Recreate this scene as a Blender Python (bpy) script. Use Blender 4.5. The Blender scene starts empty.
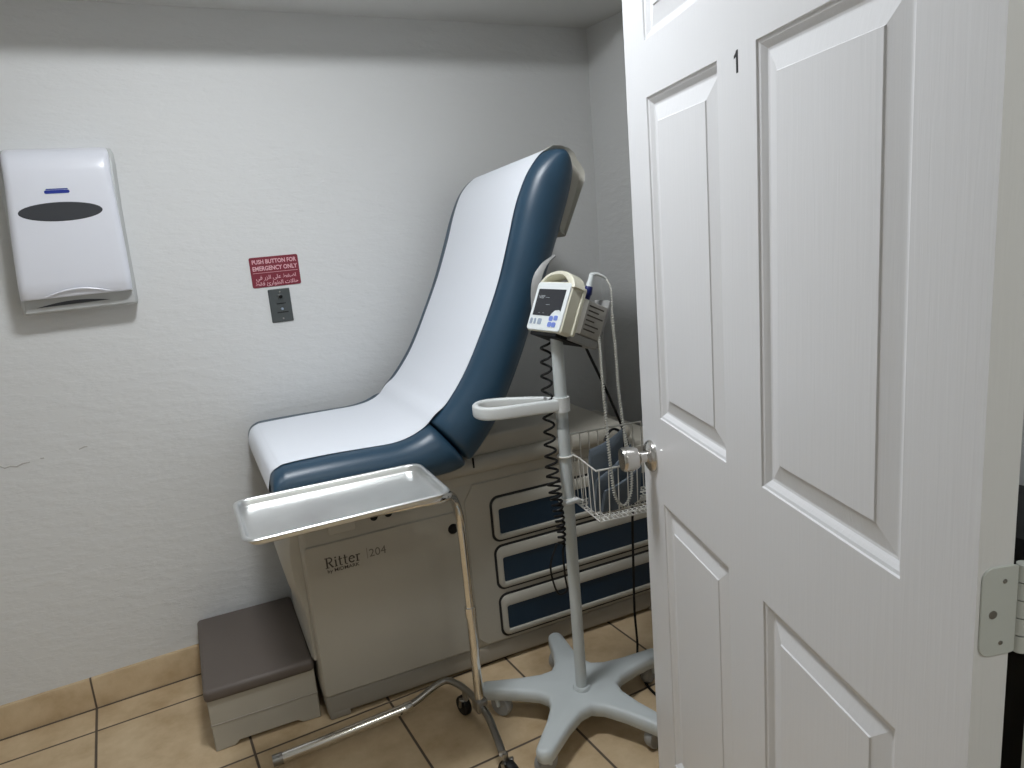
import bpy, bmesh, math, random
from mathutils import Vector, Matrix

random.seed(7)
SC = bpy.context.scene
COL = SC.collection
PI = math.pi
R = math.radians

# ------------------------------------------------------------------ materials
def mat(name, col, rough=0.5, metal=0.0, spec=0.5, bump=None, mottle=None, coat=0.0):
    m = bpy.data.materials.new(name)
    m.use_nodes = True
    nt = m.node_tree
    b = nt.nodes['Principled BSDF']
    b.inputs['Base Color'].default_value = (*col, 1)
    b.inputs['Roughness'].default_value = rough
    b.inputs['Metallic'].default_value = metal
    b.inputs['Specular IOR Level'].default_value = spec
    b.inputs['Coat Weight'].default_value = coat
    tc = nt.nodes.new('ShaderNodeTexCoord')
    if mottle:
        amt, scale = mottle
        n = nt.nodes.new('ShaderNodeTexNoise')
        n.inputs['Scale'].default_value = scale
        n.inputs['Detail'].default_value = 6
        nt.links.new(tc.outputs['Object'], n.inputs['Vector'])
        r = nt.nodes.new('ShaderNodeMapRange')
        r.inputs['From Min'].default_value = 0.3
        r.inputs['From Max'].default_value = 0.7
        r.inputs['To Min'].default_value = 1 - amt
        r.inputs['To Max'].default_value = 1 + amt
        nt.links.new(n.outputs['Fac'], r.inputs['Value'])
        mx = nt.nodes.new('ShaderNodeVectorMath')
        mx.operation = 'SCALE'
        mx.inputs[0].default_value = col
        nt.links.new(r.outputs['Result'], mx.inputs['Scale'])
        nt.links.new(mx.outputs['Vector'], b.inputs['Base Color'])
    if bump:
        strength, scale, stretch = bump
        mp = nt.nodes.new('ShaderNodeMapping')
        mp.inputs['Scale'].default_value = stretch
        nt.links.new(tc.outputs['Object'], mp.inputs['Vector'])
        n = nt.nodes.new('ShaderNodeTexNoise')
        n.inputs['Scale'].default_value = scale
        n.inputs['Detail'].default_value = 5
        n.inputs['Roughness'].default_value = 0.55
        nt.links.new(mp.outputs['Vector'], n.inputs['Vector'])
        bp = nt.nodes.new('ShaderNodeBump')
        bp.inputs['Strength'].default_value = strength
        bp.inputs['Distance'].default_value = 0.004
        nt.links.new(n.outputs['Fac'], bp.inputs['Height'])
        nt.links.new(bp.outputs['Normal'], b.inputs['Normal'])
    return m


def wall_mat():
    """painted plaster with shallow flattened trowel dabs"""
    m = mat('wall_plaster', (0.69, 0.695, 0.685), 0.62, spec=0.3)
    nt = m.node_tree
    b = nt.nodes['Principled BSDF']
    tc = nt.nodes['Texture Coordinate']
    mp = nt.nodes.new('ShaderNodeMapping')
    mp.inputs['Scale'].default_value = (1.0, 1.0, 2.6)
    nt.links.new(tc.outputs['Object'], mp.inputs['Vector'])
    n1 = nt.nodes.new('ShaderNodeTexNoise')
    n1.inputs['Scale'].default_value = 13
    n1.inputs['Detail'].default_value = 4
    n1.inputs['Roughness'].default_value = 0.6
    nt.links.new(mp.outputs['Vector'], n1.inputs['Vector'])
    cr = nt.nodes.new('ShaderNodeValToRGB')
    cr.color_ramp.elements[0].position = 0.42
    cr.color_ramp.elements[1].position = 0.62
    nt.links.new(n1.outputs['Fac'], cr.inputs['Fac'])
    n2 = nt.nodes.new('ShaderNodeTexNoise')
    n2.inputs['Scale'].default_value = 70
    n2.inputs['Detail'].default_value = 3
    nt.links.new(mp.outputs['Vector'], n2.inputs['Vector'])
    ad = nt.nodes.new('ShaderNodeMath')
    ad.operation = 'MULTIPLY_ADD'
    ad.inputs[1].default_value = 0.35
    nt.links.new(n2.outputs['Fac'], ad.inputs[0])
    nt.links.new(cr.outputs['Color'], ad.inputs[2])
    bp = nt.nodes.new('ShaderNodeBump')
    bp.inputs['Strength'].default_value = 0.22
    bp.inputs['Distance'].default_value = 0.0035
    nt.links.new(ad.outputs['Value'], bp.inputs['Height'])
    nt.links.new(bp.outputs['Normal'], b.inputs['Normal'])
    return m


def tile_mat(name, pitch, off, grout=0.0075, axes='XY'):
    """stone-look ceramic tile with dark grout, from object coordinates in metres"""
    m = mat(name, (0.5, 0.4, 0.28), 0.38, spec=0.4)
    nt = m.node_tree
    L = nt.links.new
    b = nt.nodes['Principled BSDF']
    tc = nt.nodes['Texture Coordinate']
    sp = nt.nodes.new('ShaderNodeSeparateXYZ')
    L(tc.outputs['Object'], sp.inputs['Vector'])

    def math_(op, a, c=None, d=None):
        n = nt.nodes.new('ShaderNodeMath')
        n.operation = op
        for i, v in enumerate((a, c, d)):
            if v is None:
                continue
            if isinstance(v, (int, float)):
                n.inputs[i].default_value = v
            else:
                L(v, n.inputs[i])
        return n.outputs['Value']
    masks, cells = [], []
    for k, ax in enumerate(axes):
        u = math_('DIVIDE', math_('SUBTRACT', sp.outputs[ax], off[k]), pitch[k])
        cells.append(math_('FLOOR', u))
        f = math_('FRACT', u)
        dist = math_('MINIMUM', f, math_('SUBTRACT', 1.0, f))
        masks.append(math_('MULTIPLY', dist, pitch[k]))
    dist = masks[0] if len(masks) == 1 else math_('MINIMUM', masks[0], masks[1])
    fac = nt.nodes.new('ShaderNodeMapRange')
    fac.inputs['From Min'].default_value = grout * 0.38
    fac.inputs['From Max'].default_value = grout * 0.62
    L(dist, fac.inputs['Value'])
    n = nt.nodes.new('ShaderNodeTexNoise')
    n.inputs['Scale'].default_value = 7
    n.inputs['Detail'].default_value = 8
    n.inputs['Roughness'].default_value = 0.62
    cv = nt.nodes.new('ShaderNodeCombineXYZ')
    L(math_('MULTIPLY', cells[0], 3.7), cv.inputs['X'])
    if len(cells) > 1:
        L(math_('MULTIPLY', cells[1], 5.3), cv.inputs['Y'])
    va = nt.nodes.new('ShaderNodeVectorMath')
    L(tc.outputs['Object'], va.inputs[0])
    L(cv.outputs['Vector'], va.inputs[1])
    L(va.outputs['Vector'], n.inputs['Vector'])
    cr = nt.nodes.new('ShaderNodeValToRGB')
    e = cr.color_ramp.elements
    e[0].position, e[0].color = 0.30, (0.440, 0.314, 0.177, 1)
    e[1].position, e[1].color = 0.72, (0.660, 0.522, 0.342, 1)
    x = e.new(0.5)
    x.color = (0.561, 0.424, 0.262, 1)
    L(n.outputs['Fac'], cr.inputs['Fac'])
    mx = nt.nodes.new('ShaderNodeMix')
    mx.data_type = 'RGBA'
    mx.inputs['A'].default_value = (0.105, 0.080, 0.058, 1)
    L(cr.outputs['Color'], mx.inputs['B'])
    L(fac.outputs['Result'], mx.inputs['Factor'])
    L(mx.outputs['Result'], b.inputs['Base Color'])
    rr = nt.nodes.new('ShaderNodeMapRange')
    rr.inputs['To Min'].default_value = 0.85
    rr.inputs['To Max'].default_value = 0.42
    L(fac.outputs['Result'], rr.inputs['Value'])
    L(rr.outputs['Result'], b.inputs['Roughness'])
    bp = nt.nodes.new('ShaderNodeBump')
    bp.inputs['Strength'].default_value = 0.5
    bp.inputs['Distance'].default_value = 0.002
    hh = math_('MULTIPLY_ADD', n.outputs['Fac'], 0.15, fac.outputs['Result'])
    L(hh, bp.inputs['Height'])
    L(bp.outputs['Normal'], b.inputs['Normal'])
    return m


def door_mat():
    """white moulded door skin with embossed vertical wood grain"""
    m = mat('door_paint', (0.74, 0.745, 0.755), 0.33, spec=0.5)
    nt = m.node_tree
    L = nt.links.new
    tc = nt.nodes['Texture Coordinate']
    mp = nt.nodes.new('ShaderNodeMapping')
    mp.inputs['Scale'].default_value = (150, 150, 7)
    L(tc.outputs['Object'], mp.inputs['Vector'])
    n = nt.nodes.new('ShaderNodeTexNoise')
    n.inputs['Scale'].default_value = 1.0
    n.inputs['Detail'].default_value = 3
    n.inputs['Distortion'].default_value = 0.6
    L(mp.outputs['Vector'], n.inputs['Vector'])
    bp = nt.nodes.new('ShaderNodeBump')
    bp.inputs['Strength'].default_value = 0.32
    bp.inputs['Distance'].default_value = 0.001
    L(n.outputs['Fac'], bp.inputs['Height'])
    L(bp.outputs['Normal'], nt.nodes['Principled BSDF'].inputs['Normal'])
    return m


def brushed_steel():
    m = mat('tray_steel', (0.70, 0.71, 0.70), 0.33, 1.0, mottle=(0.06, 9))
    nt = m.node_tree
    n = nt.nodes.new('ShaderNodeTexNoise')
    n.inputs['Scale'].default_value = 6
    n.inputs['Detail'].default_value = 5
    r = nt.nodes.new('ShaderNodeMapRange')
    r.inputs['To Min'].default_value = 0.26
    r.inputs['To Max'].default_value = 0.42
    nt.links.new(nt.nodes['Texture Coordinate'].outputs['Object'], n.inputs['Vector'])
    nt.links.new(n.outputs['Fac'], r.inputs['Value'])
    nt.links.new(r.outputs['Result'], nt.nodes['Principled BSDF'].inputs['Roughness'])
    return m


M = dict(
    wall=wall_mat(),
    ceiling=mat('ceiling_paint', (0.64, 0.64, 0.62), 0.7, bump=(0.2, 60, (1, 1, 1))),
    floor=tile_mat('floor_tile', (0.4155, 0.4135), (-0.283, 2.4795)),
    base=tile_mat('baseboard_tile', (0.4155,), (-0.283,), 0.006, 'X'),
    base_y=tile_mat('baseboard_tile_side', (0.4135,), (2.4795,), 0.006, 'Y'),
    grout=mat('grout', (0.105, 0.080, 0.058), 0.85),
    scuff=mat('scuff', (0.47, 0.455, 0.43), 0.8),
    door=door_mat(),
    trim=mat('trim_paint', (0.70, 0.71, 0.68), 0.45),
    hinge=mat('painted_hinge', (0.53, 0.555, 0.53), 0.40),
    dark=mat('dark_hole', (0.012, 0.012, 0.012), 0.6),
    nickel=mat('satin_nickel', (0.62, 0.60, 0.57), 0.22, 1.0),
    chrome=mat('chrome', (0.72, 0.70, 0.66), 0.13, 1.0),
    darksteel=mat('dull_steel', (0.33, 0.32, 0.30), 0.32, 1.0),
    tray=brushed_steel(),
    putty=mat('putty_laminate', (0.420, 0.392, 0.330), 0.5, mottle=(0.03, 5), bump=(0.06, 300, (1, 1, 1))),
    putty_dk=mat('putty_skirt', (0.330, 0.305, 0.258), 0.55),
    putty_lt=mat('putty_drawer', (0.462, 0.440, 0.380), 0.45),
    shell=mat('shell_plastic', (0.56, 0.54, 0.47), 0.4),
    vinyl=mat('blue_vinyl', (0.022, 0.058, 0.098), 0.36, spec=0.5, bump=(0.05, 420, (1, 1, 1)), mottle=(0.08, 8)),
    drawer_blue=mat('drawer_blue', (0.008, 0.028, 0.054), 0.45),
    paper=mat('exam_paper', (0.80, 0.83, 0.88), 0.75, spec=0.2, bump=(0.25, 14, (1, 1, 1))),
    tread=mat('step_vinyl', (0.118, 0.097, 0.083), 0.55, bump=(0.12, 350, (1, 1, 1))),
    black=mat('black_rubber', (0.006, 0.006, 0.006), 0.5, spec=0.25),
    cabinetblack=mat('black_plastic', (0.006, 0.006, 0.007), 0.5),
    stand=mat('stand_powder_coat', (0.56, 0.60, 0.60), 0.42),
    handle=mat('handle_plastic', (0.66, 0.68, 0.67), 0.4),
    wheel=mat('grey_wheel', (0.30, 0.30, 0.29), 0.45),
    cream=mat('cream_plastic', (0.72, 0.70, 0.57), 0.42),
    face=mat('white_keypad', (0.74, 0.78, 0.78), 0.38),
    screen=mat('dark_screen', (0.016, 0.018, 0.024), 0.14),
    screentext=mat('screen_text', (0.35, 0.37, 0.38), 0.4),
    keyblue=mat('blue_key', (0.16, 0.24, 0.62), 0.4),
    keygrey=mat('grey_key', (0.30, 0.36, 0.45), 0.4),
    probeblue=mat('probe_blue', (0.012, 0.02, 0.13), 0.35),
    boxgrey=mat('carton_grey', (0.36, 0.345, 0.31), 0.6, mottle=(0.10, 60)),
    boxwhite=mat('carton_white', (0.86, 0.85, 0.80), 0.55),
    cordwhite=mat('white_cord', (0.52, 0.51, 0.46), 0.45),
    cordfaint=mat('grey_cord', (0.5, 0.5, 0.46), 0.5),
    wire=mat('white_wire', (0.70, 0.69, 0.64), 0.4),
    cuff=mat('cuff_nylon', (0.105, 0.130, 0.155), 0.7, bump=(0.3, 500, (1, 1, 1))),
    disp=mat('dispenser_plastic', (0.76, 0.775, 0.83), 0.28, spec=0.5),
    dispbase=mat('dispenser_back', (0.50, 0.51, 0.50), 0.45),
    smoke=mat('smoked_window', (0.045, 0.048, 0.055), 0.30),
    logo=mat('badge_blue', (0.015, 0.035, 0.28), 0.3),
    signred=mat('sign_red', (0.20, 0.018, 0.035), 0.45),
    signtext=mat('sign_lettering', (0.72, 0.42, 0.45), 0.5),
    plate=mat('grey_plate', (0.085, 0.095, 0.095), 0.42, 0.3),
    ink=mat('black_ink', (0.012, 0.012, 0.014), 0.5),
    inkbrown=mat('brown_ink', (0.055, 0.045, 0.038), 0.5),
    inkgrey=mat('grey_ink', (0.16, 0.145, 0.12), 0.5),
    fixture=mat('fixture_metal', (0.45, 0.45, 0.44), 0.5),
)

lm_ = mat('lamp', (0.8, 0.8, 0.78), 0.5)
lm_.node_tree.nodes['Principled BSDF'].inputs['Emission Color'].default_value = (0.94, 0.975, 1.02, 1)
lm_.node_tree.nodes['Principled BSDF'].inputs['Emission Strength'].default_value = 88
M['lamp'] = lm_

# ------------------------------------------------------------------ mesh builder
class MB:
    def __init__(s):
        s.v, s.f = [], []

    def add(s, verts, faces):
        o = len(s.v)
        s.v += [tuple(p) for p in verts]
        s.f += [tuple(i + o for i in f) for f in faces]
        return s

    def bm(s, bm, mx=None):
        bm.verts.index_update()
        vs = [(mx @ v.co) if mx else v.co.copy() for v in bm.verts]
        fs = [[v.index for v in f.verts] for f in bm.faces]
        bm.free()
        return s.add(vs, fs)

    def box(s, lo, hi, bev=0.0, seg=2, mx=None):
        bm = bmesh.new()
        bmesh.ops.create_cube(bm, size=1)
        lo, hi = Vector(lo), Vector(hi)
        c, d = (lo + hi) / 2, hi - lo
        for v in bm.verts:
            v.co = Vector((v.co.x * d.x, v.co.y * d.y, v.co.z * d.z)) + c
        if bev > 0:
            bev = min(bev, 0.49 * min(abs(d.x), abs(d.y), abs(d.z)))
            bmesh.ops.bevel(bm, geom=list(bm.edges), offset=bev, segments=seg, profile=0.5, affect='EDGES')
        return s.bm(bm, mx)

    def tube(s, path, r, seg=12, closed=False, caps=True, flat=1.0, up=None):
        P = [Vector(p) for p in path]
        n = len(P)
        rad = r if isinstance(r, (list, tuple)) else [r] * n
        T = []
        for i in range(n):
            if closed:
                t = P[(i + 1) % n] - P[i - 1]
            else:
                t = P[min(i + 1, n - 1)] - P[max(i - 1, 0)]
            T.append(t.normalized())
        a = Vector(up) if up else (Vector((0, 0, 1)) if abs(T[0].z) < 0.9 else Vector((1, 0, 0)))
        N = (a - T[0] * a.dot(T[0])).normalized()
        vs, fs = [], []
        for i in range(n):
            if up:
                N = Vector(up)
            N = (N - T[i] * N.dot(T[i]))
            N = N.normalized() if N.length > 1e-6 else T[i].orthogonal().normalized()
            B = T[i].cross(N)
            for k in range(seg):
                an = 2 * PI * k / seg
                vs.append(P[i] + (N * math.cos(an) * flat + B * math.sin(an)) * rad[i])
        m = n if closed else n - 1
        for i in range(m):
            j = (i + 1) % n
            for k in range(seg):
                k2 = (k + 1) % seg
                fs.append((i * seg + k, i * seg + k2, j * seg + k2, j * seg + k))
        if not closed and caps:
            fs.append(tuple(reversed(range(seg))))
            fs.append(tuple(range((n - 1) * seg, n * seg)))
        return s.add(vs, fs)

    def cyl(s, a, b, r, r2=None, seg=20):
        return s.tube([a, b], [r, r if r2 is None else r2], seg)

    def lathe(s, prof, origin, axis, seg=28):
        """prof: (radius, distance along axis)"""
        ax = Vector(axis).normalized()
        N = ax.orthogonal().normalized()
        B = ax.cross(N)
        o = Vector(origin)
        vs, fs = [], []
        for (r, d) in prof:
            for k in range(seg):
                an = 2 * PI * k / seg
                vs.append(o + ax * d + (N * math.cos(an) + B * math.sin(an)) * max(r, 1e-5))
        for i in range(len(prof) - 1):
            for k in range(seg):
                k2 = (k + 1) % seg
                fs.append((i * seg + k, i * seg + k2, (i + 1) * seg + k2, (i + 1) * seg + k))
        fs.append(tuple(reversed(range(seg))))
        fs.append(tuple(range((len(prof) - 1) * seg, len(prof) * seg)))
        return s.add(vs, fs)

    def prism(s, poly, fn, d0, d1, bev=0.0):
        """poly of (a, b); fn(a, b, d) -> point; extruded from d0 to d1, optional small edge chamfer at the d1 end"""
        n = len(poly)
        rings = [(d0, 0)]
        if bev:
            sg = 1 if d1 > d0 else -1
            rings += [(d1 - sg * bev, 0), (d1 - sg * bev * .3, bev * .7), (d1, bev)]
        else:
            rings += [(d1, 0)]
        cx = sum(p[0] for p in poly) / n
        cy = sum(p[1] for p in poly) / n
        vs, fs = [], []
        for d, ins in rings:
            for i, (a, b) in enumerate(poly):
                if ins:
                    pa, pb = poly[i - 1], poly[(i + 1) % n]
                    t = Vector((pb[0] - pa[0], pb[1] - pa[1]))
                    nn = Vector((-t.y, t.x)).normalized() if t.length > 1e-9 else Vector((0, 0))
                    if nn.dot(Vector((cx - a, cy - b))) < 0:
                        nn = -nn
                    a, b = a + nn.x * ins, b + nn.y * ins
                vs.append(fn(a, b, d))
        for q in range(len(rings) - 1):
            for i in range(n):
                j = (i + 1) % n
                fs.append((q * n + i, q * n + j, (q + 1) * n + j, (q + 1) * n + i))
        fs.append(tuple(reversed(range(n))))
        fs.append(tuple(range((len(rings) - 1) * n, len(rings) * n)))
        return s.add(vs, fs)

    def grid(s, rows, closed_u=False, cap=False):
        """rows: list of equal-length point lists"""
        n, m = len(rows), len(rows[0])
        vs = [p for r in rows for p in r]
        fs = []
        for i in range(n - 1):
            for k in range(m if closed_u else m - 1):
                k2 = (k + 1) % m
                fs.append((i * m + k, i * m + k2, (i + 1) * m + k2, (i + 1) * m + k))
        if cap:
            fs.append(tuple(reversed(range(m))))
            fs.append(tuple(range((n - 1) * m, n * m)))
        return s.add(vs, fs)

    def text(s, body, size, fn, depth=0.0006, align='CENTER', bold=0.0, sx=1.0):
        """lettering from the built-in font; fn(a, b, d) maps text-plane coordinates to a point"""
        cu = bpy.data.curves.new('lettering', 'FONT')
        cu.body = body
        cu.size = size
        cu.align_x = align
        cu.align_y = 'CENTER'
        cu.extrude = depth
        cu.offset = bold
        cu.resolution_u = 3
        o = bpy.data.objects.new('lettering', cu)
        COL.objects.link(o)
        dg = bpy.context.evaluated_depsgraph_get()
        me = bpy.data.meshes.new_from_object(o.evaluated_get(dg))
        vs = [fn(v.co.x * sx, v.co.y, v.co.z) for v in me.vertices]
        fs = [tuple(p.vertices) for p in me.polygons]
        bpy.data.objects.remove(o)
        bpy.data.curves.remove(cu)
        bpy.data.meshes.remove(me)
        return s.add(vs, fs)

    def build(s, name, material, parent=None, smooth=40, kind=None, label=None):
        me = bpy.data.meshes.new(name)
        me.from_pydata([tuple(p) for p in s.v], [], s.f)
        me.update()
        bm = bmesh.new()
        bm.from_mesh(me)
        bmesh.ops.recalc_face_normals(bm, faces=bm.faces)
        bm.to_mesh(me)
        bm.free()
        if smooth:
            me.shade_smooth()
            me.set_sharp_from_angle(angle=R(smooth))
        me.materials.append(M[material])
        o = bpy.data.objects.new(name, me)
        COL.objects.link(o)
        if parent is not None:
            o.parent = parent
        if kind:
            o['kind'] = kind
        if label:
            o['label'] = label
        return o


def thing(name, label, cat, loc=(0, 0, 0), rotz=0.0, group=None, kind=None):
    o = bpy.data.objects.new(name, None)
    o.empty_display_size = 0.05
    COL.objects.link(o)
    o.location = loc
    o.rotation_euler = (0, 0, rotz)
    o['label'] = label
    o['category'] = cat
    if group:
        o['group'] = group
    if kind:
        o['kind'] = kind
    return o


def tag(o, label, cat, group=None):
    o['label'] = label
    o['category'] = cat
    if group:
        o['group'] = group
    return o


def catmull(P, k=6, closed=False):
    P = [Vector(p) for p in P]
    n = len(P)
    out = []
    for i in range(n if closed else n - 1):
        if closed:
            a, b, c, d = P[i - 1], P[i], P[(i + 1) % n], P[(i + 2) % n]
        else:
            a, b, c, d = P[max(i - 1, 0)], P[i], P[i + 1], P[min(i + 2, n - 1)]
        for j in range(k):
            t = j / k
            out.append(0.5 * ((2 * b) + (c - a) * t + (2 * a - 5 * b + 4 * c - d) * t * t + (3 * b - a - 3 * c + d) * t ** 3))
    if not closed:
        out.append(P[-1])
    return out


def rrect(x0, y0, x1, y1, r, k=5):
    pts = []
    for cx, cy, a0 in ((x1 - r, y1 - r, 0), (x0 + r, y1 - r, 90), (x0 + r, y0 + r, 180), (x1 - r, y0 + r, 270)):
        for i in range(k + 1):
            a = R(a0 + 90 * i / k)
            pts.append((cx + r * math.cos(a), cy + r * math.sin(a)))
    return pts


# ------------------------------------------------------------------ room
D = 2.63          # back wall
XR = 1.855        # right wall
XL = -1.35        # left wall
YF = 0.33         # room face of the doorway wall
YW = 0.21         # hall face of the doorway wall
H = 2.19          # underside of the soffit
HM, SY = 2.52, 2.225   # main ceiling; front edge of the soffit
OX0, OX1, OH = -0.262, 0.722, 2.06   # doorway opening
HY = -1.45        # hall far wall

def slab(name, lo, hi, material, bev=0.0):
    return MB().box(lo, hi, bev).build(name, material, kind='structure', smooth=None)

slab('floor', (XL - .12, HY - .12, -0.06), (XR + .12, D + .12, 0.0), 'floor')
wb_ = slab('wall_back', (XL - .12, D, 0), (XR + .12, D + .12, HM + .05), 'wall')
slab('wall_right', (XR, HY, 0), (XR + .12, D, HM + .05), 'wall')
slab('wall_left', (XL - .12, HY, 0), (XL, D, HM + .05), 'wall')
slab('wall_rear', (XL - .12, HY - .12, 0), (XR + .12, HY, HM + .05), 'wall')
for P_ in ([(-.292, 1.002), (-.280, .994), (-.266, .997), (-.250, .992), (-.232, .998), (-.214, .998)], [(-.186, 1.004), (-.176, 1.002)], [(-.080, 1.009), (-.064, 1.014), (-.056, 1.013)]):
    MB().tube([(a_ - .095, D, c_ - .135) for a_, c_ in P_], [.0012 + .0012 * math.sin(PI * (k_ + .5) / len(P_)) for k_ in range(len(P_))], 6).build('scuff_mark', 'scuff', wb_)
fw = MB()
fw.box((XL, YW, 0), (OX0, YF, HM + .05)).box((OX1, YW, 0), (XR, YF, HM + .05)).box((OX0, YW, OH), (OX1, YF, HM + .05))
fw.build('wall_front', 'wall', kind='structure', smooth=None)

# ceiling: main field, and the low soffit that runs along the back wall
cm = MB()
cm.box((XL, HY, HM), (XR, SY, HM + .05)).box((XL, SY, H), (XR, D, HM + .05))
cm.build('ceiling', 'ceiling', kind='structure', smooth=None)

bh = 0.108
def baseboard(name, a, b, axis, material, out):
    """tile skirting with an eased top edge; a..b along the axis"""
    mb = MB()
    prof = [(0, 0.0), (0.013, 0.0), (0.013, bh - .008), (0.010, bh - .002), (0.004, bh), (0, bh)]
    if axis == 'X':
        mb.prism(prof, lambda p, q, d: (d, out[0] - p, q), a, b)
    else:
        mb.prism(prof, lambda p, q, d: (out[0] + out[1] * p, d, q), a, b)
    return mb.build(name, material, kind='structure', smooth=30)
bb_ = baseboard('baseboard_back', XL, XR, 'X', 'base', (D,))
MB().box((XL, D - .0185, .0), (XR, D - .013, .0022)).build('grout_line', 'grout', bb_, smooth=None)
baseboard('baseboard_right', YF, D - .013, 'Y', 'base_y', (XR, -1))
baseboard('baseboard_left', YF, D - .013, 'Y', 'base_y', (XL, 1))

# door lining and casing of the opening
lin = MB()
lin.box((OX0 - .004, YW - .004, 0), (OX0 + .016, YF + .004, OH)).box((OX1 - .016, YW - .004, 0), (OX1 + .004, YF + .004, OH))
lin.box((OX0, YW - .004, OH - .016), (OX1, YF + .004, OH + .004))
lin.build('trim_1', 'trim', kind='structure', smooth=None)

# round flush ceiling light
LX, LY = 0.36, 1.40
cl = thing('ceiling_light', 'round white flush ceiling light above the middle of the room', 'ceiling light', (LX, LY, HM))
MB().lathe([(0.175, 0.0), (0.178, 0.006), (0.178, 0.022), (0.170, 0.030)], (0, 0, 0), (0, 0, -1), 40).build('rim', 'fixture', cl)
MB().lathe([(0.168, 0.024), (0.160, 0.036), (0.135, 0.049), (0.095, 0.057), (0.045, 0.061), (0.002, 0.062)], (0, 0, 0), (0, 0, -1), 40).build('diffuser', 'lamp', cl)

def area(name, loc, size, power, col=(1, 1, 1), rot=(0, 0, 0), spread=180):
    l = bpy.data.lights.new(name, 'AREA')
    l.shape = 'RECTANGLE'
    l.size, l.size_y = size
    l.energy = power
    l.color = col
    l.spread = R(spread)
    o = bpy.data.objects.new(name, l)
    COL.objects.link(o)
    o.location = loc
    o.rotation_euler = rot
    return o
area('hall_lamp', (0.55, -0.70, HM - .02), (0.6, 0.4), 12.0, (0.98, 1.0, 0.96))

# ------------------------------------------------------------------ door
DY = R(19.19)
dn = Vector((math.cos(DY), -math.sin(DY), 0))       # away from the camera
dd = Vector((math.sin(DY), math.cos(DY), 0))        # hinge edge -> free edge
dp = dn * 0.489 + dd * 0.539                        # hinge-side corner of the near face
DW, DT, DZ0, DZ1 = 0.912, 0.0365, 0.012, 2.036
door = thing('door_1', 'white six panel door standing open with a nickel knob and a small black number', 'door', (dp.x, dp.y, 0), kind='structure')

def DP(a, z, depth):
    """a along the door from the hinge edge, depth into the slab from the near face (local to the door)"""
    p = dd * a + dn * depth
    return (p.x, p.y, z)

cols = [0, 0.102, 0.397, 0.511, 0.803, DW]
rows = [DZ0, 0.260, 0.871, 1.051, 1.651, 1.746, 1.918, DZ1]
pan_c, pan_r = {1, 3}, {1, 3, 5}
slabmb = MB()
for face, sgn, base in ((0, 1, 0.0), (1, -1, DT)):
    f = lambda a, z, d: DP(a, z, base + sgn * d)
    for i in range(5):
        for j in range(7):
            a0, a1, z0, z1 = cols[i], cols[i + 1], rows[j], rows[j + 1]
            if i in pan_c and j in pan_r:
                loops = [(0, 0), (0.0012, 0.0026), (0.0055, 0.0036), (0.010, 0.0066), (0.0135, 0.0092), (0.0165, 0.0098), (0.0185, 0.0096), (0.0455, 0.0034), (0.0468, 0.0016)]
                pts = []
                for ins, dep in loops:
                    pts.append([f(a0 + ins, z0 + ins, dep), f(a1 - ins, z0 + ins, dep), f(a1 - ins, z1 - ins, dep), f(a0 + ins, z1 - ins, dep)])
                for q in range(len(pts) - 1):
                    for k in range(4):
                        k2 = (k + 1) % 4
                        slabmb.add([pts[q][k], pts[q][k2], pts[q + 1][k2], pts[q + 1][k]], [(0, 1, 2, 3)])
                slabmb.add(pts[-1], [(0, 1, 2, 3)])
            else:
                slabmb.add([f(a0, z0, 0), f(a1, z0, 0), f(a1, z1, 0), f(a0, z1, 0)], [(0, 1, 2, 3)])
for a in (0, DW):
    slabmb.add([DP(a, DZ0, 0), DP(a, DZ0, DT), DP(a, DZ1, DT), DP(a, DZ1, 0)], [(0, 1, 2, 3)])
for z in (DZ0, DZ1):
    slabmb.add([DP(0, z, 0), DP(0, z, DT), DP(DW, z, DT), DP(DW, z, 0)], [(0, 1, 2, 3)])
so = slabmb.build('door_slab', 'door', door, smooth=None)
bm = bmesh.new()
bm.from_mesh(so.data)
bmesh.ops.remove_doubles(bm, verts=bm.verts, dist=0.00005)
bmesh.ops.recalc_face_normals(bm, faces=bm.faces)
bm.to_mesh(so.data)
bm.free()

# knob on both faces, backset 54 mm
KA, KZ = 0.862, 0.956
for side, base, sg in (('near', 0.0, -1), ('far', DT, 1)):
    kp = Vector(DP(KA, KZ, base))
    ax = dn * sg
    knob = MB().lathe([(0.0335, 0), (0.0335, 0.003), (0.031, 0.007), (0.025, 0.0105), (0.017, 0.0125), (0.0165, 0.013)], kp, ax).build('knob_rose', 'nickel', door)
    MB().lathe([(0.0125, 0.010), (0.0115, 0.018), (0.012, 0.026), (0.016, 0.0285), (0.0205, 0.031), (0.0225, 0.034), (0.0245, 0.044), (0.0258, 0.056), (0.0258, 0.061), (0.0235, 0.0655), (0.012, 0.067), (0.001, 0.0672)], kp, ax).build('door_knob', 'nickel', knob)

# painted butt hinges on the hinge edge
def hinge(zc):
    h = 0.089
    poly = rrect(0.004, zc - h / 2, DT + .010, zc + h / 2, 0.011)
    lf = MB().prism(poly, lambda a, b, d: DP(-d, b, a), 0.0, 0.0018, 0.0006)
    for k in range(5):
        z0 = zc - h / 2 + k * h / 5
        c = Vector(DP(-0.001, 0, DT + .0105))
        lf.cyl((c.x, c.y, z0 + .0007), (c.x, c.y, z0 + h / 5 - .0007), 0.0065)
    o = lf.build('hinge', 'hinge', door)
    sc = MB()
    for a, z, r in ((0.027, zc + .030, .0022), (0.0165, zc - .002, .0042), (0.026, zc - .032, .0022)):
        c = Vector(DP(0, z, a))
        sc.lathe([(r, 0.0012), (r, 0.0022), (r * .5, 0.0024)], c, -dd, 16)
    sc.build('screw', 'darksteel', o)
for zc in (0.24, 1.066, 1.83):
    hinge(zc)

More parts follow.
